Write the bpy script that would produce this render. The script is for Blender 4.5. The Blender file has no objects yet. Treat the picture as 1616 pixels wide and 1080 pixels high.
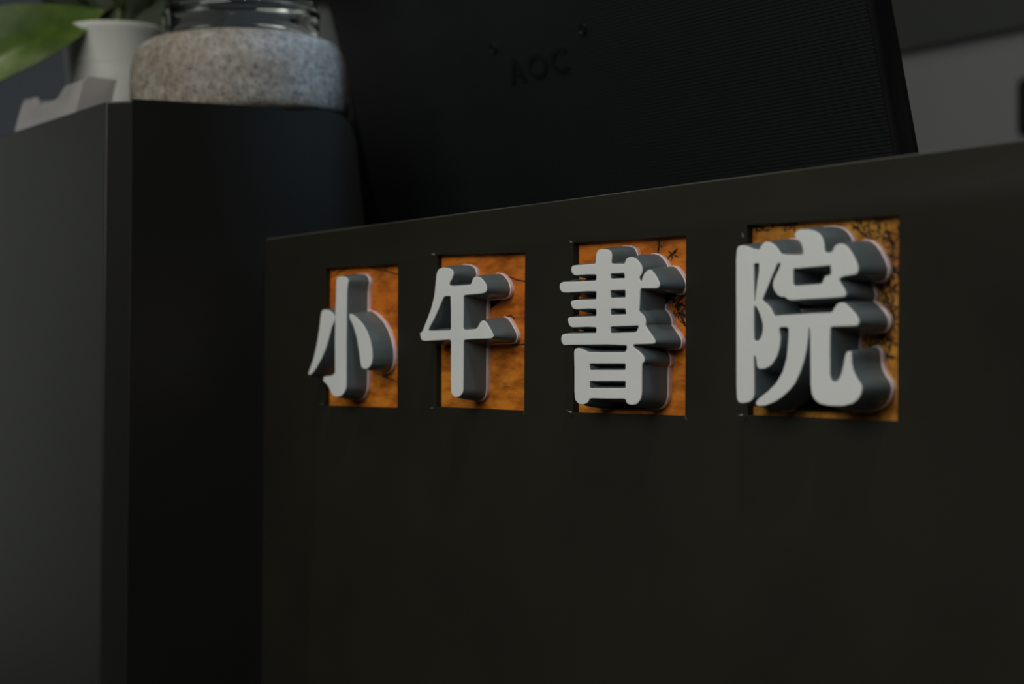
import bpy, bmesh, math, random
from mathutils import Vector, Matrix
from mathutils.geometry import tessellate_polygon

C = bpy.context.scene
COL = C.collection
ZO = 1.06                                   # the counter drawings are measured from this height

# ------------------------------------------------------------------ camera, world, lights, exposure
cam_data = bpy.data.cameras.new('camera')
cam = bpy.data.objects.new('camera', cam_data)
COL.objects.link(cam)
F_PX = 2576.08
cam_data.sensor_width = 36.0
cam_data.lens = F_PX / 1616 * 36.0
cam_data.clip_start = 0.02
rx = Vector((0.59871568, 0.80094276, 0.00549884))
ux = Vector((0.0129669, -0.01655688, 0.99977884))
fx = Vector((-0.80085667, 0.59851196, 0.02029861))
m = Matrix((rx, ux, -fx)).transposed().to_4x4()
m.translation = Vector((0.9610, -0.6176, -0.0551 + ZO))
cam.matrix_world = m
cam_data.dof.use_dof = True
cam_data.dof.focus_distance = 0.98
cam_data.dof.aperture_fstop = 6.0
C.camera = cam

world = bpy.data.worlds.new('world')
C.world = world
world.use_nodes = True
world.node_tree.nodes['Background'].inputs[0].default_value = (0.55, 0.6, 0.7, 1)
world.node_tree.nodes['Background'].inputs[1].default_value = 0.05

def area(name, loc, target, size, power, color, sizey=None):
    d = bpy.data.lights.new(name, 'AREA')
    d.energy = power; d.color = color; d.size = size
    if sizey: d.shape = 'RECTANGLE'; d.size_y = sizey
    o = bpy.data.objects.new(name, d); COL.objects.link(o)
    loc = Vector(loc); o.location = loc + Vector((0, 0, ZO))
    o.rotation_euler = (Vector(target) - loc).to_track_quat('-Z', 'Y').to_euler()
    return o
area('ceiling_panel_light', (0.5, -1.75, 1.25), (0.1, 0, -0.05), 1.7, 35, (1.0, 0.985, 0.94), 1.7)
area('ceiling_spot_light', (0.75, -0.45, 1.5), (0.25, 0, 0.0), 0.10, 4.6, (1.0, 0.98, 0.96))
area('front_left_fill_light', (-3.3, -1.0, 0.2), (-0.4, -0.1, -0.2), 1.0, 2.6, (0.95, 1.0, 0.93), 1.8)  # unseen area light added for grazing reflections on the cabinet's front face
area('ceiling_back_light', (-1.0, 1.2, 1.5), (-1.2, 2.2, 0.3), 0.6, 1.3, (1.0, 0.98, 0.94))
d = bpy.data.lights.new('blue_spot_light', 'SPOT'); d.energy = 110; d.color = (0.38, 0.62, 1.0); d.shadow_soft_size = 0.05; d.spot_size = math.radians(6.6); d.spot_blend = 1.0  # added spot, narrowed to the stone, for the bluish sheen on its shoulder
o = bpy.data.objects.new('blue_spot_light', d); COL.objects.link(o); o.location = (0.6, 0.12, 1.5 + ZO)
o.rotation_euler = (Vector((-0.165, 0.060, 0.225)) - Vector((0.6, 0.12, 1.5))).to_track_quat('-Z', 'Y').to_euler()
area('cabinet_top_light', (-0.9, -0.5, 1.4), (-0.45, 0.0, 0.15), 0.3, 0.9, (1.0, 0.96, 0.88))  # unseen overhead light aimed at the things on the cabinet
C.view_settings.view_transform = 'Standard'
C.view_settings.look = 'None'
C.view_settings.exposure = 0.0
C.view_settings.gamma = 1.0
C.view_settings.use_curve_mapping = False

# ------------------------------------------------------------------ materials
def lin(c):
    return tuple(((v / 255 + 0.055) / 1.055) ** 2.4 if v > 10 else v / 255 / 12.92 for v in c) + (1,)
class Mat:
    def __init__(s, name, rough=0.5, color=(128, 128, 128), **kw):
        s.m = bpy.data.materials.new(name); s.m.use_nodes = True
        s.nt = s.m.node_tree; s.b = s.nt.nodes['Principled BSDF']
        s.b.inputs['Base Color'].default_value = lin(color)
        s.b.inputs['Roughness'].default_value = rough
        for k, v in kw.items(): s.b.inputs[k.replace('_', ' ')].default_value = v
        s.tc = s.nt.nodes.new('ShaderNodeTexCoord')
        s.mp = s.nt.nodes.new('ShaderNodeMapping'); s.nt.links.new(s.tc.outputs['Object'], s.mp.inputs['Vector'])
    def noise(s, scale, detail=4, stretch=None, rough=0.55):
        n = s.nt.nodes.new('ShaderNodeTexNoise')
        n.inputs['Scale'].default_value = scale; n.inputs['Detail'].default_value = detail
        n.inputs['Roughness'].default_value = rough
        mp = s.nt.nodes.new('ShaderNodeMapping'); s.nt.links.new(s.tc.outputs['Object'], mp.inputs['Vector'])
        if stretch: mp.inputs['Scale'].default_value = stretch
        s.nt.links.new(mp.outputs[0], n.inputs['Vector'])
        return n.outputs['Fac']
    def ramp(s, fac, stops):
        r = s.nt.nodes.new('ShaderNodeValToRGB')
        e = r.color_ramp.elements
        while len(e) < len(stops): e.new(0.5)
        for k, (p, c) in enumerate(stops): e[k].position = p; e[k].color = lin(c)
        s.nt.links.new(fac, r.inputs[0]); return r.outputs[0]
    def mix(s, fac, a, b, mode='MIX'):
        x = s.nt.nodes.new('ShaderNodeMix'); x.data_type = 'RGBA'; x.blend_type = mode
        if hasattr(fac, 'links'): s.nt.links.new(fac, x.inputs[0])
        else: x.inputs[0].default_value = fac
        s.nt.links.new(a, x.inputs[6]); s.nt.links.new(b, x.inputs[7]); return x.outputs[2]
    def color(s, sock): s.nt.links.new(sock, s.b.inputs['Base Color']); return s
    def bump(s, fac, strength=0.2, dist=0.001):
        b = s.nt.nodes.new('ShaderNodeBump'); b.inputs['Strength'].default_value = strength
        b.inputs['Distance'].default_value = dist
        s.nt.links.new(fac, b.inputs['Height']); s.nt.links.new(b.outputs[0], s.b.inputs['Normal']); return s

M = {}
k = Mat('black_laminate', 0.52, Specular_IOR_Level=0.22); f = k.noise(9, 6)
k.color(k.ramp(f, [(0.3, (31, 30, 23)), (0.7, (37, 36, 28))])).bump(k.noise(900, 2), 0.12, 0.0003); M['laminate'] = k.m
k = Mat('black_cabinet_laminate', 0.38); f = k.noise(6, 5)
k.color(k.ramp(f, [(0.3, (27, 28, 25)), (0.7, (32, 33, 30))])).bump(k.noise(900, 2), 0.12, 0.0003); M['cabinet'] = k.m
k = Mat('edge_highlight', 0.3); k.color(k.ramp(k.noise(14), [(0.3, (66, 66, 60)), (0.7, (104, 102, 94))])); M['edge'] = k.m  # lighter grey, paints the thin highlight along the laminate edges
k = Mat('dark_core_board', 0.8, (20, 18, 16)); k.color(k.ramp(k.noise(60), [(0.3, (16, 14, 12)), (0.7, (28, 24, 20))])); M['core'] = k.m
k = Mat('golden_wood', 0.62, Specular_IOR_Level=0.25)
g1 = k.noise(30, 6, (1, 1, 5)); g2 = k.noise(7, 3); g3 = k.noise(60, 7, (0.5, 1, 1.6), 0.68)
c1 = k.ramp(g1, [(0.28, (176, 92, 20)), (0.5, (212, 118, 26)), (0.72, (232, 146, 40))])
c2 = k.ramp(g2, [(0.35, (186, 84, 18)), (0.65, (214, 150, 52))])
c3 = k.ramp(g3, [(0.36, (168, 146, 118)), (0.56, (255, 252, 248))])
k.color(k.mix(1.0, k.mix(0.5, c1, c2), c3, 'MULTIPLY')); M['wood'] = k.m
k = Mat('pale_golden_wood', 0.62, Specular_IOR_Level=0.25)
g1 = k.noise(45, 6); g2 = k.noise(14, 4); g3 = k.noise(150, 4)
c1 = k.ramp(g1, [(0.32, (120, 72, 26)), (0.5, (188, 124, 40)), (0.68, (212, 160, 66))])
c2 = k.ramp(g2, [(0.4, (150, 82, 26)), (0.6, (206, 160, 62))])
k.color(k.mix(1.0, k.mix(0.5, c1, c2), k.ramp(g3, [(0.3, (190, 176, 156)), (0.6, (255, 252, 248))]), 'MULTIPLY')); M['pale_wood'] = k.m
k = Mat('printed_ink', 0.6, (36, 24, 12)); k.color(k.ramp(k.noise(200), [(0.3, (30, 20, 10)), (0.7, (52, 36, 16))])); M['ink'] = k.m
k = Mat('white_acrylic', 0.28); k.color(k.ramp(k.noise(25), [(0.2, (218, 221, 218)), (0.8, (226, 229, 226))])); M['white'] = k.m
k = Mat('grey_gloss_paint', 0.24); k.color(k.ramp(k.noise(40), [(0.2, (88, 97, 100)), (0.8, (99, 109, 112))])); M['grey'] = k.m
k = Mat('rim_acrylic', 0.35); k.color(k.ramp(k.noise(40), [(0.2, (222, 200, 200)), (0.8, (230, 210, 210))])); M['rim'] = k.m
k = Mat('monitor_plastic', 0.5); k.color(k.ramp(k.noise(30), [(0.2, (11, 17, 16)), (0.8, (16, 22, 21))])); M['monitor'] = k.m
k = Mat('monitor_gloss', 0.16); k.color(k.ramp(k.noise(30), [(0.2, (24, 24, 25)), (0.8, (30, 30, 31))])); M['monitor_gloss'] = k.m
k = Mat('monitor_logo', 0.4); k.color(k.ramp(k.noise(30), [(0.2, (4, 4, 4)), (0.8, (7, 7, 7))])); M['logo'] = k.m
k = Mat('screen_glass', 0.2, (10, 12, 16)); k.b.inputs['Emission Color'].default_value = (0.5, 0.7, 1, 1); k.b.inputs['Emission Strength'].default_value = 0.6; M['screen'] = k.m
k = Mat('granite', 0.6)
n1 = k.noise(170, 6, None, 0.62); n2 = k.noise(330, 4); n3 = k.noise(40, 3)
c1 = k.ramp(n1, [(0.34, (48, 45, 40)), (0.44, (120, 114, 104)), (0.55, (146, 140, 128)), (0.70, (186, 181, 170))])
c2 = k.ramp(n2, [(0.36, (44, 41, 36)), (0.46, (165, 160, 150))])
c3 = k.ramp(n3, [(0.35, (220, 212, 202)), (0.65, (255, 255, 252))])
k.color(k.mix(1.0, k.mix(0.4, c1, c2), c3, 'MULTIPLY')).bump(n1, 0.35, 0.0012); M['granite'] = k.m
k = Mat('clear_glass', 0.02, (245, 252, 248), Transmission_Weight=1.0, IOR=1.48); M['glass'] = k.m
k = Mat('white_pot_plastic', 0.45); k.color(k.ramp(k.noise(20), [(0.3, (196, 198, 190)), (0.7, (206, 207, 200))])); M['pot'] = k.m
k = Mat('potting_soil', 0.95); k.color(k.ramp(k.noise(200), [(0.3, (25, 18, 12)), (0.7, (60, 45, 30))])).bump(k.noise(200), 0.8, 0.004); M['soil'] = k.m
k = Mat('leaf_green', 0.32); k.color(k.ramp(k.noise(22, 4), [(0.3, (50, 70, 22)), (0.55, (76, 98, 36)), (0.75, (112, 128, 62))])); M['leaf'] = k.m
k = Mat('dark_leaf_green', 0.62); k.color(k.ramp(k.noise(22, 4), [(0.3, (22, 34, 10)), (0.7, (46, 62, 20))])); M['leafd'] = k.m
k = Mat('leaf_stem', 0.5); k.color(k.ramp(k.noise(60), [(0.3, (70, 86, 34)), (0.7, (92, 108, 48))])); M['stem'] = k.m
k = Mat('frosted_acrylic', 0.3, (196, 192, 190), Transmission_Weight=0.55, IOR=1.3)
f = k.noise(30); k.color(k.ramp(f, [(0.3, (188, 184, 182)), (0.7, (200, 196, 194))])); M['acrylic'] = k.m
k = Mat('grey_wall_paint', 0.8); k.color(k.ramp(k.noise(3), [(0.3, (140, 142, 140)), (0.7, (146, 148, 146))])).bump(k.noise(60), 0.1, 0.002); M['wall'] = k.m
k = Mat('dark_band_tone', 0.8); k.color(k.ramp(k.noise(3), [(0.3, (66, 69, 62)), (0.7, (71, 74, 67))])); M['band'] = k.m  # darker grey across the upper part of the back wall
k = Mat('blue_grey_wall_paint', 0.8); k.color(k.ramp(k.noise(3), [(0.3, (146, 156, 170)), (0.7, (152, 162, 176))])); M['bluewall'] = k.m
k = Mat('dark_wall_paint', 0.85); k.color(k.ramp(k.noise(3), [(0.3, (60, 60, 58)), (0.7, (66, 66, 64))])); M['darkwall'] = k.m
k = Mat('floor_tile', 0.6); k.color(k.ramp(k.noise(5), [(0.3, (70, 66, 60)), (0.7, (84, 80, 74))])); M['floor'] = k.m
k = Mat('ceiling_paint', 0.9); k.color(k.ramp(k.noise(5), [(0.3, (120, 120, 118)), (0.7, (128, 128, 126))])); M['ceiling'] = k.m

# ------------------------------------------------------------------ helpers
def obj(name, bm, mat, parent=None, smooth=None, origin=None, recalc=True):
    """link bm (in measured coordinates) as one mesh object, local to its parent's origin"""
    if recalc: bmesh.ops.recalc_face_normals(bm, faces=bm.faces)
    me = bpy.data.meshes.new(name)
    if parent is not None and origin is None: origin = Vector(parent['o3'])
    o3 = Vector(origin) if origin is not None else Vector((0, 0, 0))
    bmesh.ops.translate(bm, verts=bm.verts, vec=-o3)
    bm.to_mesh(me); bm.free()
    me.materials.append(mat)
    if smooth is not None:
        for p in me.polygons: p.use_smooth = True
        me.set_sharp_from_angle(angle=math.radians(smooth))
    o = bpy.data.objects.new(name, me); COL.objects.link(o)
    if parent is not None:
        o.parent = parent
        if origin is not None and tuple(origin) != tuple(parent['o3']): o.location = o3 - Vector(parent['o3'])
    else: o.location = o3 + Vector((0, 0, ZO))
    o['o3'] = tuple(o3)
    return o
def thing(name, label, cat, loc, group=None, rot=(0, 0, 0)):
    o = bpy.data.objects.new(name, None); COL.objects.link(o)
    o.empty_display_size = 0.02
    o.location = Vector(loc) + Vector((0, 0, ZO)); o.rotation_euler = rot
    o['o3'] = tuple(loc)
    return tag(o, label, cat, group)
def tag(o, label, cat, group=None):
    o['label'] = label; o['category'] = cat
    if group: o['group'] = group
    return o
def struct(o): o['kind'] = 'structure'; return o
def box(bm, x0, x1, y0, y1, z0, z1):
    vs = [bm.verts.new((x, y, z)) for x in (x0, x1) for y in (y0, y1) for z in (z0, z1)]
    for q in ((0, 1, 3, 2), (4, 6, 7, 5), (0, 4, 5, 1), (2, 3, 7, 6), (0, 2, 6, 4), (1, 5, 7, 3)):
        bm.faces.new([vs[i] for i in q])
def bbox(x0, x1, y0, y1, z0, z1, bev=0.0, seg=2):
    bm = bmesh.new(); box(bm, x0, x1, y0, y1, z0, z1)
    if bev: bmesh.ops.bevel(bm, geom=bm.edges[:], offset=bev, segments=seg, affect='EDGES', profile=0.5)
    return bm
def lathe(bm, prof, c, n=72, closed=False):
    rings = []
    for r, z in prof:
        if r < 1e-6: rings.append([bm.verts.new((c[0], c[1], c[2] + z))])
        else: rings.append([bm.verts.new((c[0] + r * math.cos(2 * math.pi * i / n), c[1] + r * math.sin(2 * math.pi * i / n), c[2] + z)) for i in range(n)])
    for a, b in zip(rings, rings[1:]):
        for i in range(n):
            j = (i + 1) % n
            if len(a) == 1 and len(b) == 1: continue
            if len(a) == 1: bm.faces.new((a[0], b[i], b[j]))
            elif len(b) == 1: bm.faces.new((a[i], a[j], b[0]))
            else: bm.faces.new((a[i], a[j], b[j], b[i]))
def area2(p): return sum(a[0] * b[1] - b[0] * a[1] for a, b in zip(p, p[1:] + p[:1])) / 2
def orient(p, ccw): return p if (area2(p) > 0) == ccw else p[::-1]
def rounded(p, d):
    out = []
    n = len(p)
    for i in range(n):
        P0, P1, P2 = Vector(p[i - 1]), Vector(p[i]), Vector(p[(i + 1) % n])
        a, b = P0 - P1, P2 - P1
        if a.length < 1e-7 or b.length < 1e-7: continue
        if abs(a.angle(b) - math.pi) < 0.15: out.append(tuple(P1)); continue
        A = P1 + a.normalized() * min(d, a.length * 0.33); B = P1 + b.normalized() * min(d, b.length * 0.33)
        out += [tuple(A), tuple(A * 0.25 + P1 * 0.5 + B * 0.25), tuple(B)]
    return out
def offset(p, d):
    """move every point outward from the material by d (outer loop ccw, holes cw)"""
    out = []
    n = len(p)
    for i in range(n):
        P0, P1, P2 = Vector(p[i - 1]), Vector(p[i]), Vector(p[(i + 1) % n])
        e1, e2 = (P1 - P0).normalized(), (P2 - P1).normalized()
        n1, n2 = Vector((e1.y, -e1.x)), Vector((e2.y, -e2.x))
        s = n1 + n2
        if s.length < 1e-5: s = n1
        s.normalize(); c = max(s.dot(n1), 0.6)
        out.append(tuple(P1 + s * (d / c)))
    return out
def loft(bm, loops, rings, caps=(True, True)):
    """loops = [outer, hole, ...] in x-z; rings = [(y, offset), ...] front to back; closes both ends"""
    layers = []
    for y, off in rings:
        layers.append([[bm.verts.new((x, y, z)) for x, z in (offset(l, off) if off else l)] for l in loops])
    for A, B in zip(layers, layers[1:]):
        for la, lb in zip(A, B):
            n = len(la)
            for i in range(n):
                j = (i + 1) % n
                bm.faces.new((la[i], la[j], lb[j], lb[i]))
    for L, on in ((layers[0], caps[0]), (layers[-1], caps[1])):
        if not on: continue
        flat = [v for l in L for v in l]
        tris = tessellate_polygon([[Vector((v.co.x, v.co.z, 0)) for v in l] for l in L])
        for t in tris:
            try: bm.faces.new([flat[i] for i in t])
            except ValueError: pass
def stroke(bm, pts, w, y, th=0.0002):
    n = len(pts)
    for i in range(n - 1):
        a, b = Vector(pts[i]), Vector(pts[i + 1]); e = (b - a).normalized(); q = Vector((-e.y, e.x)) * w / 2
        P = [a - q - e * w * 0.3, b - q + e * w * 0.3, b + q + e * w * 0.3, a + q - e * w * 0.3]
        vs = [bm.verts.new((p.x, y, p.y)) for p in P] + [bm.verts.new((p.x, y - th, p.y)) for p in P]
        for f in ((0, 1, 2, 3), (4, 5, 6, 7), (0, 1, 5, 4), (1, 2, 6, 5), (2, 3, 7, 6), (3, 0, 4, 7)):
            bm.faces.new([vs[k] for k in f])
def leafprint(bm, c, rnd, y, th=0.0002):
    k = rnd.randint(4, 6); a0 = rnd.uniform(0, 6.28)
    for i in range(k):
        a = a0 + i * rnd.uniform(0.8, 1.3); L = rnd.uniform(0.0028, 0.0062); w = 0.0011
        d = Vector((math.cos(a), math.sin(a))); q = Vector((-d.y, d.x)); c2 = Vector(c)
        P = [c2, c2 + d * L * 0.5 + q * w / 2, c2 + d * L, c2 + d * L * 0.5 - q * w / 2]
        vs = [bm.verts.new((p.x, y, p.y)) for p in P] + [bm.verts.new((p.x, y - th, p.y)) for p in P]
        for f in ((0, 1, 2, 3), (4, 5, 6, 7), (0, 1, 5, 4), (1, 2, 6, 5), (2, 3, 7, 6), (3, 0, 4, 7)):
            bm.faces.new([vs[t] for t in f])
def tube(bm, pts, r0, r1, n=8):
    rings = []
    for i, p in enumerate(pts):
        p = Vector(p); d = (Vector(pts[min(i + 1, len(pts) - 1)]) - Vector(pts[max(i - 1, 0)])).normalized()
        a = d.orthogonal().normalized(); b = d.cross(a); r = r0 + (r1 - r0) * i / (len(pts) - 1)
        rings.append([bm.verts.new(p + a * r * math.cos(6.2832 * k / n) + b * r * math.sin(6.2832 * k / n)) for k in range(n)])
    for A, B in zip(rings, rings[1:]):
        for i in range(n): bm.faces.new((A[i], A[(i + 1) % n], B[(i + 1) % n], B[i]))
    bm.faces.new(rings[0]); bm.faces.new(rings[-1])

# ------------------------------------------------------------------ the room
FZ, CZ = -ZO, 1.60
struct(obj('floor', bbox(-3.6, 3.6, -3.1, 2.3, FZ - 0.1, FZ), M['floor']))
struct(obj('ceiling', bbox(-3.6, 3.6, -3.1, 2.3, CZ, CZ + 0.1), M['ceiling']))
struct(obj('wall_back', bbox(-3.6, 3.6, 2.2, 2.3, FZ, CZ), M['wall']))
struct(obj('wall_left', bbox(-3.6, -3.5, -3.0, 2.2, FZ, CZ), M['bluewall']))
struct(obj('wall_right', bbox(3.5, 3.6, -3.0, 2.2, FZ, CZ), M['darkwall']))
struct(obj('wall_front', bbox(-3.6, 3.6, -3.1, -3.0, FZ, CZ), M['darkwall']))
struct(obj('trim_1', bbox(-3.5, 3.5, 2.17, 2.2, 0.652, CZ, 0.004), M['band']))
wb = thing('wall_box', 'black box on the grey back wall, cut off by the right edge of the photo', 'box', (-0.95, 2.2, 0.44))
obj('casing', bbox(-1.040, -0.80, 2.12, 2.2, 0.422, 0.545, 0.02, 4), M['monitor'], wb, 40)
obj('front_grille', bbox(-1.02, -0.82, 2.114, 2.121, 0.44, 0.53, 0.002), M['logo'], wb)

# ------------------------------------------------------------------ the counter with its four cut-outs
CUTS = [[(-.0992, .0238), (-.0988, -.0784), (.0011, -.0782), (.0006, .0220)],
        [(.0486, .0256), (.0493, -.0766), (.1472, -.0773), (.1474, .0219)],
        [(.1956, .0247), (.1961, -.0773), (.2945, -.0771), (.2948, .0228)],
        [(.3420, .0251), (.3430, -.0756), (.4436, -.0763), (.4444, .0228)]]
counter = thing('reception_counter', 'low black reception counter front with four square wood-backed cut-outs', 'counter', (0.35, 0.0, -ZO))
PX0, PX1, PT = -.1925, 1.6, .0515
bm = bmesh.new()
fr = [(PX0, -ZO), (PX1, -ZO), (PX1, PT - .001), (PX0 + .0015, PT + .0005)]
fr = orient([(PX0, -ZO), (PX1, -ZO), (PX1, PT - .0012), (PX0 + .0015, PT + .0006), (PX0 + .0004, PT + .0002), (PX0, PT - .001)], True)
loft(bm, [fr] + [orient([tuple(p) for p in c], False) for c in CUTS], [(.0003, -.00035), (0.0, -.0007), (0.0, -.0008)][0:0] + [(0.0, -.0006), (.0002, -.00017), (.0006, 0), (.0045, 0)])
bm.normal_update()
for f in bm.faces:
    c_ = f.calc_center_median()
    if c_.y < .0006 and abs(f.normal.y) < .97 and (c_.z > PT - .0016 or c_.x < PX0 + .0016): f.material_index = 1  # top and left chamfer carry the painted highlight
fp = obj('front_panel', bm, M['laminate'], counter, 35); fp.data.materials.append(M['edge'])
obj('core_board', bbox(PX0, PX1, .0055, .030, -ZO, PT - .002, .0006), M['core'], counter)
obj('end_cap', bbox(PX0 - .0016, PX0 + .0001, .0004, .030, -ZO, PT - .0022, .0004), M['laminate'], counter)
obj('desktop', bbox(PX0 + .001, PX1, .030, .75, -.345, -.320, .002), M['cabinet'], counter)
obj('side_support', bbox(PX1 - .03, PX1, .030, .72, -ZO, -.345, .001), M['cabinet'], counter)
BRANCH, LEAFP = ([[[(-102.1, 16.6), (-86.4, 20.6), (-71.1, 24.1), (-48.9, 23.4), (-29.1, 19.7), (-5.7, 15.4)], [(-36.7, -53.7), (-25.6, -55.5), (-16.3, -58.1), (-4.7, -60.3)], [(-100.3, 18.4), (-92.9, 23.3), (-81.9, 25.5)]], [[(120.2, 8.4), (127.0, 7.3), (133.1, 5.4), (141.7, 4.2)], [(123.3, -33.9), (131.4, -36.1), (142.1, -35.4)], [(123.1, -17.7), (127.2, -17.0), (131.3, -19.1)]], [[(268.5, 20.1), (267.4, 16.5), (266.4, 13.0)], [(281.8, 15.7), (277.0, 12.7), (273.3, 9.7)], [(278.7, -11.0), (281.9, -14.6), (286.1, -21.9), (290.3, -27.3)], [(290.2, -8.5), (284.0, -14.0), (278.8, -21.7)]], [[(411.6, 20.5), (417.7, 16.3), (424.2, 12.1), (429.8, 7.4), (434.6, 4.3), (440.8, 2.4)], [(433.0, 16.8), (435.3, 12.0), (437.3, 7.9)], [(425.8, -6.7), (433.8, -16.3), (438.5, -25.7)], [(413.7, -44.0), (421.9, -41.9), (429.9, -42.9), (437.0, -46.0)], [(343.3, 24.6), (352.6, 26.0), (366.3, 23.6), (376.1, 24.9)], [(433.8, -31.8), (427.9, -37.9), (417.8, -44.0)]]], {2: [(268.5, 19.0), (279.7, 13.3), (280.9, -11.0), (284.0, -14.7), (287.2, -18.3), (283.0, -20.0), (286.1, -9.4), (288.2, -21.9)], 3: [(433.0, 16.8), (430.6, 14.2), (436.9, 8.2), (415.7, 20.2), (435.3, 12.6), (366.3, 23.0), (354.9, 25.1), (345.6, 24.8), (431.8, -16.3), (435.8, -11.8), (433.8, -22.5), (437.0, -28.8), (431.8, -34.8), (421.9, -39.4), (434.6, -44.1), (425.9, -40.3), (437.3, -4.2), (417.7, 18.8)]})
LEAFP[3] += [(x, z) for x in (426, 431, 436) for z in (2, -7, -13, -20, -27, -33, -38)] + [(441, 14), (428, 21), (422, 17), (440, -3), (441, -20), (350, 22), (360, 26), (372, 24)]
LEAFP[2] += [(289, -3), (284, -5), (290, -8), (286, -15), (290, -16), (288, -26)]
rnd = random.Random(4)
for i, c in enumerate(CUTS):
    bm = bmesh.new()
    lo = orient([tuple(p) for p in c], True)
    loft(bm, [offset(lo, .0008)], [(.0046, 0), (.0056, 0)])
    b = obj('backing_board', bm, M['wood' if i < 3 else 'pale_wood'], counter, origin=(sum(p[0] for p in c) / 4, .0046, -.027))
    for st_ in BRANCH[i]:
        bm = bmesh.new(); stroke(bm, [(x / 1000, z / 1000) for x, z in st_], .0008 if i < 3 else .0011, .0046)
        obj('printed_branch', bm, M['ink'], b)
    for x, z in LEAFP.get(i, []):
        bm = bmesh.new(); leafprint(bm, (x / 1000, z / 1000), rnd, .0046)
        obj('printed_leaf', bm, M['ink'], b)
# torn slivers of black film at the corners of the cut-outs
for (x, z, a, L) in ((.1956, -.0773, -1.75, .0045), (.1956, -.0773, 2.9, .005), (.1950, .0250, 2.6, .003), (.0470, .0262, 3.0, .003),
                     (.0462, -.0775, 3.3, .003), (.1474, -.0780, -1.2, .003), (.3420, -.0757, -1.8, .005), (.3400, -.0757, 3.1, .003),
                     (.3400, .0190, 1.7, .003), (.2950, -.0780, -0.7, .003), (-.1010, -.0775, 3.1, .003)):
    d = Vector((math.cos(a), math.sin(a))); q = Vector((-d.y, d.x)) * .0005; c0 = Vector((x, z))
    P = [c0 - q, c0 + d * L, c0 + q]
    bm = bmesh.new()
    v = [bm.verts.new((P[0].x, -.00001, P[0].y)), bm.verts.new((P[1].x, -.0008, P[1].y)), bm.verts.new((P[2].x, -.0009, P[2].y)), bm.verts.new((P[0].x, .0004, P[0].y)), bm.verts.new((P[2].x, .0004, P[2].y))]
    for f in ((0, 1, 2), (3, 1, 4), (0, 2, 4, 3), (0, 1, 3), (2, 1, 4)):
        bm.faces.new([v[t] for t in f])
    obj('torn_film', bm, M['grey'], counter)

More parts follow.
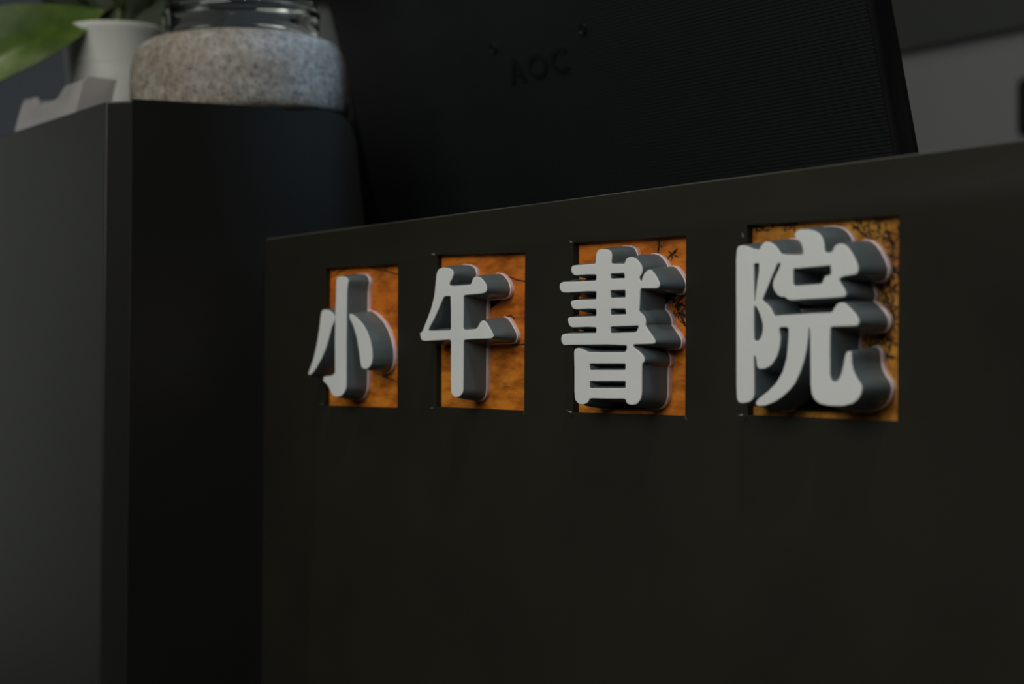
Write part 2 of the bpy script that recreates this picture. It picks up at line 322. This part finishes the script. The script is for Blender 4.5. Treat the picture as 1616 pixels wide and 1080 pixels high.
# ------------------------------------------------------------------ the four letters
GLYPHS = {'xiao': [([(-76.49, -7.92), (-69.15, -8.5), (-63.06, -10.77), (-60.13, -13.92), (-61.27, -17.59), (-64.6, -21.21), (-67.65, -27.33), (-72.39, -35.93), (-78.4, -43.34), (-85.72, -50.18), (-91.89, -54.56), (-96.89, -56.09), (-98.18, -54.58), (-94.48, -49.54), (-89.59, -42.03), (-85.51, -32.05), (-82.44, -22.1), (-80.6, -13.41), (-79.43, -9.08)], []), ([(-56.25, 15.19), (-49.83, 15.15), (-44.38, 14.29), (-41.53, 11.73), (-42.66, 8.74), (-43.76, 3.91), (-43.82, -8.25), (-43.93, -32.57), (-43.51, -61.73), (-43.92, -65.38), (-47.17, -69.06), (-51.4, -70.95), (-57.35, -71.4), (-62.16, -70.48), (-65.09, -68.05), (-67.56, -65.0), (-71.25, -62.31), (-76.18, -60.11), (-75.73, -57.01), (-72.07, -56.75), (-64.79, -56.35), (-60.71, -55.1), (-59.3, -53.26), (-59.85, -32.37), (-59.65, -13.94), (-58.72, 4.48), (-58.38, 13.69)], []), ([(-40.48, -11.99), (-36.28, -12.35), (-29.99, -14.92), (-21.9, -19.68), (-15.47, -25.78), (-11.55, -31.79), (-9.23, -37.76), (-8.7, -43.69), (-9.76, -47.84), (-12.42, -50.21), (-16.92, -51.64), (-21.46, -51.05), (-23.77, -49.01), (-24.98, -44.81), (-26.91, -37.6), (-29.79, -29.14), (-34.54, -20.61), (-39.26, -15.66)], [])],
'wu': [([(74.24, 14.55), (78.19, 15.25), (85.07, 14.57), (89.57, 13.02), (90.76, 10.42), (89.05, 7.19), (86.54, 5.08), (85.79, 3.23), (90.07, 2.61), (101.6, 2.47), (110.11, 2.67), (111.41, 4.57), (112.51, 6.48), (115.12, 7.67), (119.4, 7.26), (123.11, 5.36), (126.27, 2.65), (127.76, -0.42), (127.23, -2.55), (124.12, -3.51), (116.72, -3.67), (103.57, -3.84), (102.06, -4.67), (102.14, -12.55), (101.9, -25.67), (104.19, -26.37), (116.95, -25.75), (118.79, -23.84), (120.62, -21.72), (123.37, -20.49), (126.5, -21.32), (129.45, -23.85), (132.58, -27.33), (134.96, -30.04), (134.62, -31.64), (131.72, -32.24), (117.02, -32.24), (103.11, -32.58), (102.37, -34.43), (102.36, -50.82), (102.32, -65.02), (101.39, -67.22), (98.55, -69.01), (94.72, -69.72), (90.85, -68.89), (88.89, -66.82), (88.45, -61.86), (88.27, -45.3), (88.33, -33.15), (86.96, -32.24), (66.8, -32.63), (57.72, -32.85), (53.63, -32.11), (52.58, -29.83), (51.93, -27.21), (54.58, -26.46), (56.59, -23.67), (60.59, -18.1), (64.95, -11.46), (68.47, -3.7), (69.98, 4.1), (70.9, 10.79), (72.27, 13.19)], [[(80.38, -3.9), (87.42, -3.93), (87.9, -12.13), (88.05, -25.41), (86.5, -26.15), (64.72, -26.08), (61.69, -25.8), (63.68, -23.25), (68.64, -18.3), (73.56, -12.27), (78.04, -6.27)]])],
'shu': [([(237.04, 17.29), (240.41, 17.74), (245.44, 17.34), (248.77, 16.17), (249.94, 13.64), (249.63, 10.97), (249.31, 9.06), (251.3, 8.74), (261.12, 8.24), (261.92, 10.32), (263.53, 11.51), (266.75, 11.86), (270.75, 10.69), (273.95, 8.1), (275.86, 5.91), (276.35, 3.26), (275.26, 1.22), (273.68, 0.03), (274.01, -1.88), (275.6, -2.47), (276.37, -0.09), (277.94, 2.14), (281.07, 3.87), (283.41, 3.76), (286.54, 1.22), (289.34, -2.02), (290.75, -4.67), (289.98, -6.5), (287.36, -6.81), (275.62, -6.35), (274.36, -7.14), (274.09, -14.47), (273.48, -19.17), (275.7, -20.28), (278.4, -22.45), (279.35, -25.08), (278.89, -27.16), (282.05, -30.35), (285.18, -33.31), (287.21, -35.62), (287.06, -37.17), (284.43, -37.35), (268.81, -37.48), (268.82, -39.06), (271.86, -40.45), (275.83, -42.79), (278.21, -45.42), (278.22, -47.19), (276.18, -48.54), (276.07, -56.39), (276.12, -64.75), (275.2, -68.42), (272.04, -70.88), (267.26, -71.59), (263.23, -70.71), (262.57, -68.61), (260.79, -68.11), (246.84, -68.32), (232.55, -68.31), (230.34, -68.78), (229.16, -70.76), (224.87, -72.14), (220.54, -71.78), (217.04, -69.31), (216.48, -64.37), (216.38, -51.17), (215.96, -41.26), (216.82, -39.28), (220.3, -38.88), (223.77, -39.68), (228.95, -41.36), (239.98, -41.67), (261.43, -41.84), (263.04, -40.58), (263.35, -37.94), (246.63, -37.32), (212.41, -37.14), (206.22, -37.29), (203.88, -35.04), (203.86, -32.26), (205.28, -30.61), (210.6, -30.37), (229.72, -30.48), (236.19, -30.59), (236.51, -27.35), (229.7, -26.89), (214.1, -26.9), (211.45, -25.74), (209.65, -22.38), (210.88, -20.75), (222.77, -20.72), (236.12, -20.84), (236.43, -16.73), (229.62, -16.31), (217.52, -16.4), (214.36, -15.65), (212.58, -12.5), (213.1, -11.19), (219.22, -10.84), (236.05, -11.08), (236.36, -6.54), (227.84, -6.22), (208.64, -6.27), (204.19, -5.77), (201.84, -3.23), (202.36, -0.46), (205.04, 0.32), (220.88, -0.13), (235.98, -0.23), (236.29, 3.22), (227.77, 3.62), (216.5, 3.58), (213.5, 5.16), (212.78, 7.96), (214.17, 9.55), (220.81, 9.65), (235.57, 9.55), (235.54, 13.9)], [[(248.85, 3.18), (260.83, 2.94), (261.17, -0.05), (248.87, 0.28)], [(248.75, -6.47), (261.7, -6.65), (261.89, -10.9), (248.95, -10.66)], [(248.99, -16.88), (261.76, -17.26), (262.59, -20.46), (249.01, -20.42)], [(249.05, -27.07), (273.53, -27.05), (271.8, -30.16), (269.41, -30.75), (249.08, -30.82)], [(230.19, -48.12), (262.12, -48.2), (262.14, -51.9), (230.56, -51.93)], [(230.44, -58.34), (262.18, -58.14), (262.21, -62.06), (230.46, -62.37)]])],
'yuan': [([(351.81, 11.21), (353.18, 12.69), (356.26, 12.9), (359.66, 12.11), (363.72, 10.51), (368.08, 9.87), (369.41, 12.1), (372.39, 13.74), (375.69, 13.25), (378.98, 11.52), (381.59, 8.98), (382.9, 7.01), (385.49, 6.39), (390.94, 5.99), (397.29, 5.64), (398.42, 6.13), (397.91, 9.44), (396.33, 12.11), (393.79, 13.67), (392.51, 15.4), (392.83, 17.02), (395.36, 18.12), (400.4, 18.06), (404.78, 17.29), (408.49, 15.74), (410.96, 13.27), (412.07, 10.43), (412.51, 6.72), (412.94, 5.78), (415.86, 5.61), (417.68, 6.19), (418.89, 8.64), (421.3, 9.64), (424.29, 9.45), (427.28, 7.68), (430.24, 4.34), (432.6, 0.59), (434.07, -2.64), (433.78, -4.88), (432.61, -5.73), (425.52, -6.31), (422.23, -7.07), (421.93, -8.65), (423.73, -10.78), (425.53, -13.12), (426.42, -15.2), (425.53, -16.3), (419.54, -16.55), (403.61, -16.69), (391.01, -16.87), (388.77, -16.66), (386.52, -15.64), (385.87, -14.9), (383.61, -15.06), (381.01, -14.02), (378.39, -11.31), (377.4, -8.41), (378.37, -5.6), (380.97, -1.91), (382.91, 1.32), (382.78, 2.27), (380.96, 2.13), (379.01, -0.86), (375.75, -6.43), (373.13, -11.11), (370.5, -15.32), (370.63, -16.53), (373.82, -18.3), (376.46, -20.77), (378.1, -23.44), (379.09, -24.65), (381.04, -24.23), (391.03, -24.11), (403.63, -23.79), (417.14, -23.79), (418.95, -21.56), (420.75, -19.56), (423.15, -18.95), (425.54, -19.48), (429.1, -22.08), (432.64, -25.12), (434.52, -27.87), (434.41, -29.66), (433.24, -30.54), (425.56, -30.6), (416.85, -30.65), (416.24, -31.79), (415.96, -40.94), (416.11, -54.68), (416.9, -56.96), (419.02, -57.64), (421.42, -56.71), (423.21, -54.2), (424.7, -49.66), (425.59, -45.58), (426.77, -43.09), (428.84, -42.66), (429.73, -43.79), (429.86, -48.31), (430.92, -52.37), (433.28, -55.97), (435.62, -58.42), (436.5, -60.43), (435.92, -63.13), (433.88, -65.85), (430.36, -67.93), (424.44, -69.17), (416.02, -69.23), (409.91, -68.51), (405.9, -66.27), (404.03, -63.06), (403.4, -58.44), (403.25, -45.45), (403.03, -33.85), (402.71, -30.83), (402.09, -30.82), (401.79, -35.23), (400.55, -42.18), (399.0, -47.29), (396.5, -52.89), (393.03, -58.51), (388.9, -62.3), (383.76, -65.67), (378.57, -68.11), (372.66, -69.88), (367.35, -70.32), (365.68, -69.29), (366.01, -67.84), (368.67, -65.88), (374.62, -62.46), (379.84, -58.61), (384.37, -52.91), (386.93, -46.78), (388.06, -39.72), (388.5, -33.61), (388.49, -30.78), (386.24, -30.17), (382.36, -30.33), (382.04, -31.36), (383.02, -35.88), (382.39, -40.61), (380.45, -45.33), (376.55, -49.59), (371.94, -51.26), (367.95, -51.26), (366.61, -50.06), (365.93, -46.69), (365.26, -44.52), (364.45, -44.28), (364.25, -45.72), (364.49, -54.87), (364.52, -64.5), (363.86, -66.67), (360.97, -68.41), (356.56, -69.06), (353.48, -68.77), (352.1, -66.61), (351.73, -59.79), (351.45, -20.77), (351.26, -8.8), (351.21, 5.87)], [[(364.09, 2.76), (367.77, 2.95), (367.78, -0.8), (366.6, -6.52), (365.61, -12.26), (365.09, -16.58), (364.49, -16.56), (364.25, -4.49)], [(364.56, -18.74), (365.84, -19.26), (367.86, -21.96), (369.53, -25.37), (370.67, -28.51), (370.55, -31.86), (369.56, -34.72), (367.91, -36.71), (365.57, -36.97), (364.42, -36.33), (364.27, -30.78), (364.24, -21.14)], [(391.73, -1.01), (394.78, -1.07), (416.48, -0.62), (416.61, -4.98), (415.58, -5.49), (413.15, -5.65), (411.93, -7.07), (411.01, -9.11), (408.55, -9.6), (392.26, -9.73), (391.62, -8.53), (391.61, -3.83)]])]}
INFO = {'xiao': (.0145, 'three-stroke white raised character 小 with grey sides, in the leftmost cut-out'),
        'wu': (.0150, 'white raised character 午 with grey sides, in the second cut-out from the left'),
        'shu': (.0155, 'white raised character 書 of many bars with grey sides, in the third cut-out'),
        'yuan': (.0168, 'large white raised character 院 with grey sides, in the rightmost cut-out')}
FLARE = .0026
for key, (yf, label) in INFO.items():
    isl = GLYPHS[key]
    xs = [p[0] for o, h in isl for p in o]; zs = [p[1] for o, h in isl for p in o]
    t = thing('raised_letter', label, 'letter', ((min(xs) + max(xs)) / 2000, .0046, min(zs) / 1000), 'raised white characters across the counter front')
    bf, bb, bp = bmesh.new(), bmesh.new(), bmesh.new()
    for outer, holes in isl:
        loops = [orient([(x / 1000, z / 1000) for x, z in outer], True)] + [orient([(x / 1000, z / 1000) for x, z in h], False) for h in holes]
        loops = [rounded(l, .0011 if i == 0 else .0006) for i, l in enumerate(loops)]
        loft(bf, loops, [(-yf, -.0004), (-yf + .00012, -.0001), (-yf + .0005, 0.0)])
        loft(bb, loops, [(-yf + .0005, .0), (-yf + .0012, .0003), (-yf * .45, FLARE * .65), (.0016, FLARE)])
        loft(bp, loops, [(.0016, FLARE), (.0020, FLARE + .0004), (.0045, FLARE + .0004)])
    obj('face', bf, M['white'], t, 12)
    obj('body', bb, M['grey'], t, 40)
    obj('back_plate', bp, M['rim'], t, 40)

# ------------------------------------------------------------------ the raised cabinet at the left end
ZF, ZR, YF, YR = .1506, .1560, -.1277, .088
SL = math.atan2(ZR - ZF, .180)
prof = [(YF, -ZO), (YF, ZF - .0004)]
prof += [(.060, ZR - .0001)]
for i in range(9):
    a = math.pi / 2 * i / 8
    prof.append((.062 + .019 * math.sin(a), ZR - .026 + .026 * math.cos(a)))
prof += [(.091, .070), (.098, -ZO)]
bm = bmesh.new()
XR, XL = -.1942, -1.05
L = [[bm.verts.new((x, y, z)) for y, z in prof] for x in (XL, XR)]
n = len(prof)
for i in range(n): bm.faces.new((L[0][i], L[0][(i + 1) % n], L[1][(i + 1) % n], L[1][i]))
bm.faces.new(L[0]); bm.faces.new(L[1][::-1])
bm.edges.ensure_lookup_table()
e = [e for e in bm.edges if all(abs(v.co.x - XR) < 1e-5 and abs(v.co.y - YF) < 1e-5 for v in e.verts)]
bmesh.ops.bevel(bm, geom=e, offset=.0155, segments=1, affect='EDGES')
e = [e for e in bm.edges if all(abs(v.co.x - XR) < 1e-5 and v.co.y > .058 and v.co.z > .06 for v in e.verts)]
bmesh.ops.bevel(bm, geom=e, offset=.0034, segments=4, affect='EDGES', profile=0.5)
# narrow polished rounding on the edges
e = [e for e in bm.edges if len(e.link_faces) == 2 and e.calc_face_angle(0) > 0.6 and min(v.co.z for v in e.verts) > -ZO - 1 and max(v.co.z for v in e.verts) > -ZO + .01]
bmesh.ops.bevel(bm, geom=e, offset=.0012, segments=3, affect='EDGES', profile=0.5)
ed = Mat('chamfer_shade', 0.75, (15, 15, 11), Specular_IOR_Level=0.2); ed.color(ed.ramp(ed.noise(8), [(0.3, (13, 13, 9)), (0.7, (18, 18, 13))]))  # same cabinet, darkened: shade of the chamfer put into its colour
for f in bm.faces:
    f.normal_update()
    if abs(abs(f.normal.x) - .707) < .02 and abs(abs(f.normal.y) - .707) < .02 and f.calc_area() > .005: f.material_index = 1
    elif abs(f.normal.x) > .3 and abs(f.normal.z) > .3 and f.calc_center_median().z > .1: f.material_index = 2  # painted highlight on the cabinet's upper side edge
cab = tag(obj('side_cabinet', bm, M['cabinet'], None, 30, origin=(-.6, 0, -ZO)), 'taller plain black cabinet with chamfered corner at the left of the counter', 'cabinet')
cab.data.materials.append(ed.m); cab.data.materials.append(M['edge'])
def ztop(y): return ZF + (y - YF + .012) * math.tan(SL)

# ------------------------------------------------------------------ stone base with glass jar
SC = (-.282, .0236)
sz = ztop(SC[1]) + .0014
st = thing('stone_base', 'round speckled granite block on the black cabinet under the glass jar', 'stone', (SC[0], SC[1], sz), rot=(SL, 0, 0))
bm = bmesh.new()
lathe(bm, [(0, 0), (.085, 0), (.0890, .002), (.0910, .007), (.0917, .016), (.0917, .032), (.0908, .046), (.0882, .0550), (.0840, .0618), (.0785, .0655), (.070, .0680), (.05, .0690), (0, .0690)], (SC[0], SC[1], sz), 96)
obj('stone_block', bm, M['granite'], st, 60)
jar = thing('glass_jar', 'clear glass jar with a thick ringed foot standing on the granite block', 'jar', (SC[0], SC[1] , sz + .0691), rot=(SL, 0, 0))
bm = bmesh.new()
lathe(bm, [(0, .0002), (.058, .0), (.0632, .0012), (.0650, .004), (.0656, .010), (.0656, .017), (.0664, .0205), (.0660, .0235), (.0640, .0255), (.0632, .034), (.0636, .06), (.0645, .10), (.063, .145), (.0605, .150),
           (.0585, .149), (.0605, .14), (.0615, .10), (.0606, .06), (.0600, .034), (.0585, .027), (.053, .0235), (0, .0225)], (SC[0], SC[1], sz + .0691), 96)
obj('glass_body', bm, M['glass'], jar, 60)
tagd = thing('jar_plant', 'bunch of green sprigs standing inside the glass jar', 'plant', (SC[0], SC[1], sz + .0945), rot=(SL, 0, 0))

# ------------------------------------------------------------------ leaves
def leaf_mesh(bm, base, tip, width, up=(0, 0, 1), droop=0.02, fold=0.25, nl=14, nw=6):
    base, tip = Vector(base), Vector(tip)
    ax = tip - base; L = ax.length; t = ax.normalized()
    side = t.cross(Vector(up)).normalized(); nrm = side.cross(t).normalized()
    G = []
    for i in range(nl + 1):
        s = i / nl
        w = width * (math.sin(math.pi * s ** 1.1) ** 0.8 if 0 < s < 1 else 0.02) / 2
        row = []
        for j in range(nw + 1):
            v = j / nw * 2 - 1
            p = base + ax * s + side * w * v + nrm * (fold * w * abs(v) + droop * math.sin(math.pi * s) + 0.0012 * math.sin(9 * s + 3 * v))
            row.append(p)
        G.append(row)
    th = nrm * 0.0005
    T = [[bm.verts.new(p + th) for p in r] for r in G]; B = [[bm.verts.new(p - th) for p in r] for r in G]
    for i in range(nl):
        for j in range(nw):
            bm.faces.new((T[i][j], T[i][j + 1], T[i + 1][j + 1], T[i + 1][j]))
            bm.faces.new((B[i][j], B[i + 1][j], B[i + 1][j + 1], B[i][j + 1]))
        bm.faces.new((T[i][0], T[i + 1][0], B[i + 1][0], B[i][0])); bm.faces.new((T[i][nw], B[i][nw], B[i + 1][nw], T[i + 1][nw]))
    for j in range(nw):
        bm.faces.new((T[0][j], B[0][j], B[0][j + 1], T[0][j + 1])); bm.faces.new((T[nl][j], T[nl][j + 1], B[nl][j + 1], B[nl][j]))
jz = sz + .0945
for i in range(9):
    a = i * 2.4; r = .012 + .028 * ((i * 37) % 10) / 10
    x, y = SC[0] + r * math.cos(a), SC[1] + r * math.sin(a)
    bm = bmesh.new(); tube(bm, [(x, y, jz), (x * .98 + SC[0] * .02, y, jz + .03), (x + .004 * math.cos(a), y + .004 * math.sin(a), jz + .062)], .0011, .0008)
    s = obj('stem', bm, M['stem'], tagd, 50)
    for q in range(2):
        bm = bmesh.new(); b2 = a + q * 2.5 + 1
        leaf_mesh(bm, (x, y, jz + .012 + .022 * q), (x + .018 * math.cos(b2), y + .018 * math.sin(b2), jz + .022 + .022 * q), .010, droop=.002, nl=6, nw=4)
        obj('leaf', bm, M['leaf'], s, 50, origin=tagd['o3'])

# ------------------------------------------------------------------ potted plant behind the card holder
PC = (-.5009, .005); pz = ztop(PC[1])
pp = thing('potted_plant', 'leafy green plant in a white plastic pot behind the acrylic card holder', 'plant', (PC[0], PC[1], pz), rot=(SL, 0, 0))
H = .2700 - pz
bm = bmesh.new()
lathe(bm, [(0, 0), (.0415, 0), (.0425, .002), (.0452, H - .040), (.0456, H - .038), (.0462, H - .036), (.0474, H - .007), (.0482, H - .006), (.0486, H - .001), (.0478, H), (.0462, H - .0005), (.0452, H - .006), (.0440, H - .034), (.040, .004), (0, .004)], (PC[0], PC[1], pz), 72)
obj('pot', bm, M['pot'], pp, 40)
bm = bmesh.new(); lathe(bm, [(0, H - .03), (.0425, H - .03), (.0430, H - .014), (.02, H - .010), (0, H - .009)], (PC[0], PC[1], pz), 40)
obj('soil', bm, M['soil'], pp, 60)
LV = [((-.5480, .0250, .2750), (-.6040, -.0080, .3600), .075, (.75, -.6, .1), .003, 'leafd'),
      ((-.5350, .0400, .2780), (-.5500, .0500, .3700), .080, (.75, -.6, .1), .003, 'leafd'),
      ((-.5330, .0650, .2780), (-.5150, .1150, .3600), .080, (.75, -.6, .1), .003, 'leafd'),
      ((-.5200, .0200, .2700), (-.6000, -.0300, .3900), .085, (.7, -.6, .2), .004, 'leafd'),
      ((-.5150, .0300, .2700), (-.5500, .0300, .4000), .080, (.7, -.6, .2), .004, 'leafd'),
      ((-.5300, .0300, .2750), (-.5000, .1000, .3800), .080, (.7, -.6, .2), .004, 'leafd'),
      ((-.4872, -.0105, .2838), (-.5200, -.1700, .1950), .090, (.62, -.25, .6), .008, 'leaf'),
      ((-.5132, -.0123, .2930), (-.5384, -.1304, .3300), .055, (.3, -.4, .85), .012, 'leafd'),
      ((-.5272, .0192, .2938), (-.6126, -.0316, .3902), .050, (.6, -.6, .5), .008, 'leafd'),
      ((-.5180, .0315, .2908), (-.5111, .1045, .3848), .055, (.8, -.4, .5), .006, 'leafd'),
      ((-.5331, .0448, .2890), (-.4940, .1953, .3550), .060, (.6, -.4, .7), .010, 'leaf'),
      ((-.5065, .0135, .2894), (-.4730, .0085, .3810), .045, (.7, -.6, .3), .005, 'leafd'),
      ((-.5250, .0000, .2850), (-.5850, .0600, .3600), .060, (.7, -.6, .4), .006, 'leafd'),
      ((-.5150, .0250, .2800), (-.5900, .1300, .3050), .060, (.6, -.5, .6), .008, 'leafd'),
      ((-.5050, .0250, .2800), (-.4700, .1500, .3000), .050, (.7, -.6, .4), .010, 'leafd')]
for b, tp, w, up, dr, mt in LV:
    bm = bmesh.new()
    root = Vector((PC[0] + (b[0] - PC[0]) * .4, PC[1] + (b[1] - PC[1]) * .4, pz + H - .012))
    bb_ = Vector(b); mid = (root + bb_) / 2 + Vector((0, 0, .004))
    tube(bm, [root, mid, bb_, bb_ + (Vector(tp) - bb_) * .12], .0022, .0012)
    s = obj('stem', bm, M['stem'], pp, 50)
    bm = bmesh.new(); leaf_mesh(bm, b, tp, w, up, dr)
    obj('leaf', bm, M[mt], pp, 60)

# ------------------------------------------------------------------ acrylic card holder
hx0, hx1, hy = -.4425, -.3025, -.1150
hz = ztop(hy) + .0006
ch = thing('card_holder', 'small frosted acrylic card holder with notched front on the black cabinet', 'card holder', ((hx0 + hx1) / 2, hy, hz), rot=(0, 0, 0))
SH = .22
def shear(bm):
    for v in bm.verts: v.co.y += SH * max(v.co.z - hz, 0)
    return bm
Wd, Ht, Dp, T_ = hx1 - hx0, .0305, .026, .0022
lo = orient([(hx0, hz), (hx1, hz), (hx1, hz + Ht), (hx0 + .100, hz + Ht), (hx0 + .090, hz + Ht * .70), (hx0 + .045, hz + Ht * .70), (hx0 + .036, hz + Ht), (hx0 + .004, hz + Ht)], True)
bm = bmesh.new(); loft(bm, [rounded(lo, .003)], [(hy, -.0003), (hy + .0003, 0), (hy + T_, 0)]); obj('front_pane', shear(bm), M['acrylic'], ch, 40)
for x in (hx0, hx1 - T_):
    obj('side_pane', shear(bbox(x, x + T_, hy + T_, hy + Dp, hz, hz + Ht + .003, .0004)), M['acrylic'], ch)
obj('back_pane', shear(bbox(hx0, hx1, hy + Dp, hy + Dp + T_, hz, hz + Ht + .003, .0003)), M['acrylic'], ch)
obj('holder_floor', bbox(hx0 + T_, hx1 - T_, hy + T_, hy + Dp, hz, hz + T_), M['acrylic'], ch)

# ------------------------------------------------------------------ the monitor seen from behind
TL = math.radians(15.8)
MO = Vector((-.055, .200, .0857))
mon = thing('monitor', 'large black computer monitor with ribbed back, tilted behind the counter', 'monitor', (-.055, .25, -.320))
nrm = Vector((0, math.cos(TL), math.sin(TL))); upv = Vector((0, -math.sin(TL), math.cos(TL)))
def MP(x, s, d=0.0): return Vector((-.0551 + (x - .0443) * 1.111, MO.y, MO.z)) + upv * s * 1.111 + nrm * d      # d > 0 goes towards the screen
def mobj(name, faces_fn, mat, par, sm=None):
    bm = bmesh.new(); faces_fn(bm)
    for v in bm.verts: v.co = MP(v.co.x, v.co.z, v.co.y)
    return obj(name, bm, mat, par, sm)
def shell(bm):
    # rounded housing: cross-section in x, extruded over s
    pr = [(-.272, .015), (-.2715, .010), (-.266, .006), (-.252, .0025), (-.235, .0006), (-.2135, 0.0), (-.2135, .0014), (.3405, .0014), (.3405, 0.0), (.3425, .0003), (.3436, .0016), (.3442, .004), (.3442, .015)]
    A = [bm.verts.new((x, y, -.045)) for x, y in pr]; B = [bm.verts.new((x, y, .375)) for x, y in pr]
    n = len(pr)
    for i in range(n): bm.faces.new((A[i], A[(i + 1) % n], B[(i + 1) % n], B[i]))
    bm.faces.new(A); bm.faces.new(B)
hs = mobj('housing', shell, M['monitor_gloss'], mon, 45)
def ribs(bm):
    p = .0023; s = -.043; rows = []
    while s < .372:
        rows += [(s, .0002), (s + p * .55, .0002), (s + p * .68, .0007), (s + p * .88, .0007)]; s += p
    L = [[bm.verts.new((x, y, s)) for s, y in rows] for x in (-.2130, .3400)]
    for i in range(len(rows) - 1): bm.faces.new((L[0][i], L[0][i + 1], L[1][i + 1], L[1][i]))
mobj('ribbed_cover', ribs, M['monitor'], mon)
mobj('screen_frame', lambda bm: box(bm, -.272, .3442, .0151, .0190, -.045, .375), M['monitor'], mon)
mobj('screen', lambda bm: box(bm, -.262, .3342, .0191, .0197, -.030, .365), M['screen'], mon)
for x, s in ((-.0085, .1180), (.0945, .1150), (-.0085, .2180), (.0945, .2150)):
    def hole(bm, x=x, s=s):
        n = 20
        R = [[bm.verts.new((x + r * math.cos(6.2832 * i / n), y, s + r * math.sin(6.2832 * i / n))) for i in range(n)] for r, y in ((.0046, .0), (.0044, -.0007), (.0030, -.0008), (.0027, -.0002))]
        for a, b in zip(R, R[1:]):
            for i in range(n): bm.faces.new((a[i], a[(i + 1) % n], b[(i + 1) % n], b[i]))
        bm.faces.new(R[-1])
    mobj('screw_hole', hole, M['logo'], mon, 40)
# raised lettering: drawn strokes A, O, C
def ringshape(cx, cz, rx_, rz_, w, a0, a1, n=28):
    o = [(cx + rx_ * math.cos(a0 + (a1 - a0) * i / n), cz + rz_ * math.sin(a0 + (a1 - a0) * i / n)) for i in range(n + 1)]
    q = [(cx + (rx_ - w) * math.cos(a0 + (a1 - a0) * i / n), cz + (rz_ - w) * math.sin(a0 + (a1 - a0) * i / n)) for i in range(n + 1)]
    return o, q
Z0, Hh = .0885, .0190
def lA(bm):
    o = [(.004, Z0), (.0115, Z0 + Hh), (.0165, Z0 + Hh), (.0245, Z0), (.0195, Z0), (.0175, Z0 + .0048), (.0125, Z0 + .0048), (.0140, Z0 + .0085), (.0160, Z0 + .0085), (.0139, Z0 + .0145), (.0088, Z0)]
    loft(bm, [orient(o, True)], [(-.0005, 0), (.0004, 0)])
def lO(bm):
    o, q = ringshape(.0385, Z0 + Hh / 2, .0115, Hh / 2, .0042, 0, 2 * math.pi * 27.99 / 28)
    loft(bm, [orient(o[:-1], True), orient(q[:-1], False)], [(-.0005, 0), (.0004, 0)])
def lC(bm):
    o, q = ringshape(.0655, Z0 + Hh / 2, .0115, Hh / 2, .0042, math.radians(42), math.radians(318))
    loft(bm, [orient(o + q[::-1], True)], [(-.0005, 0), (.0004, 0)])
for fn in (lA, lO, lC): mobj('logo_letter', fn, M['logo'], mon, 40)
bm = bmesh.new(); box(bm, -.085, -.025, .172, .196, -.310, .040); box(bm, -.075, -.035, .190, .226, .015, .045); obj('stand_neck', bm, M['monitor'], mon)
obj('stand_foot', bbox(-.18, .07, .12, .36, -.320, -.308, .004, 3), M['monitor'], mon, 40)
for o in list(bpy.data.objects):
    if 'o3' in o.keys(): del o['o3']
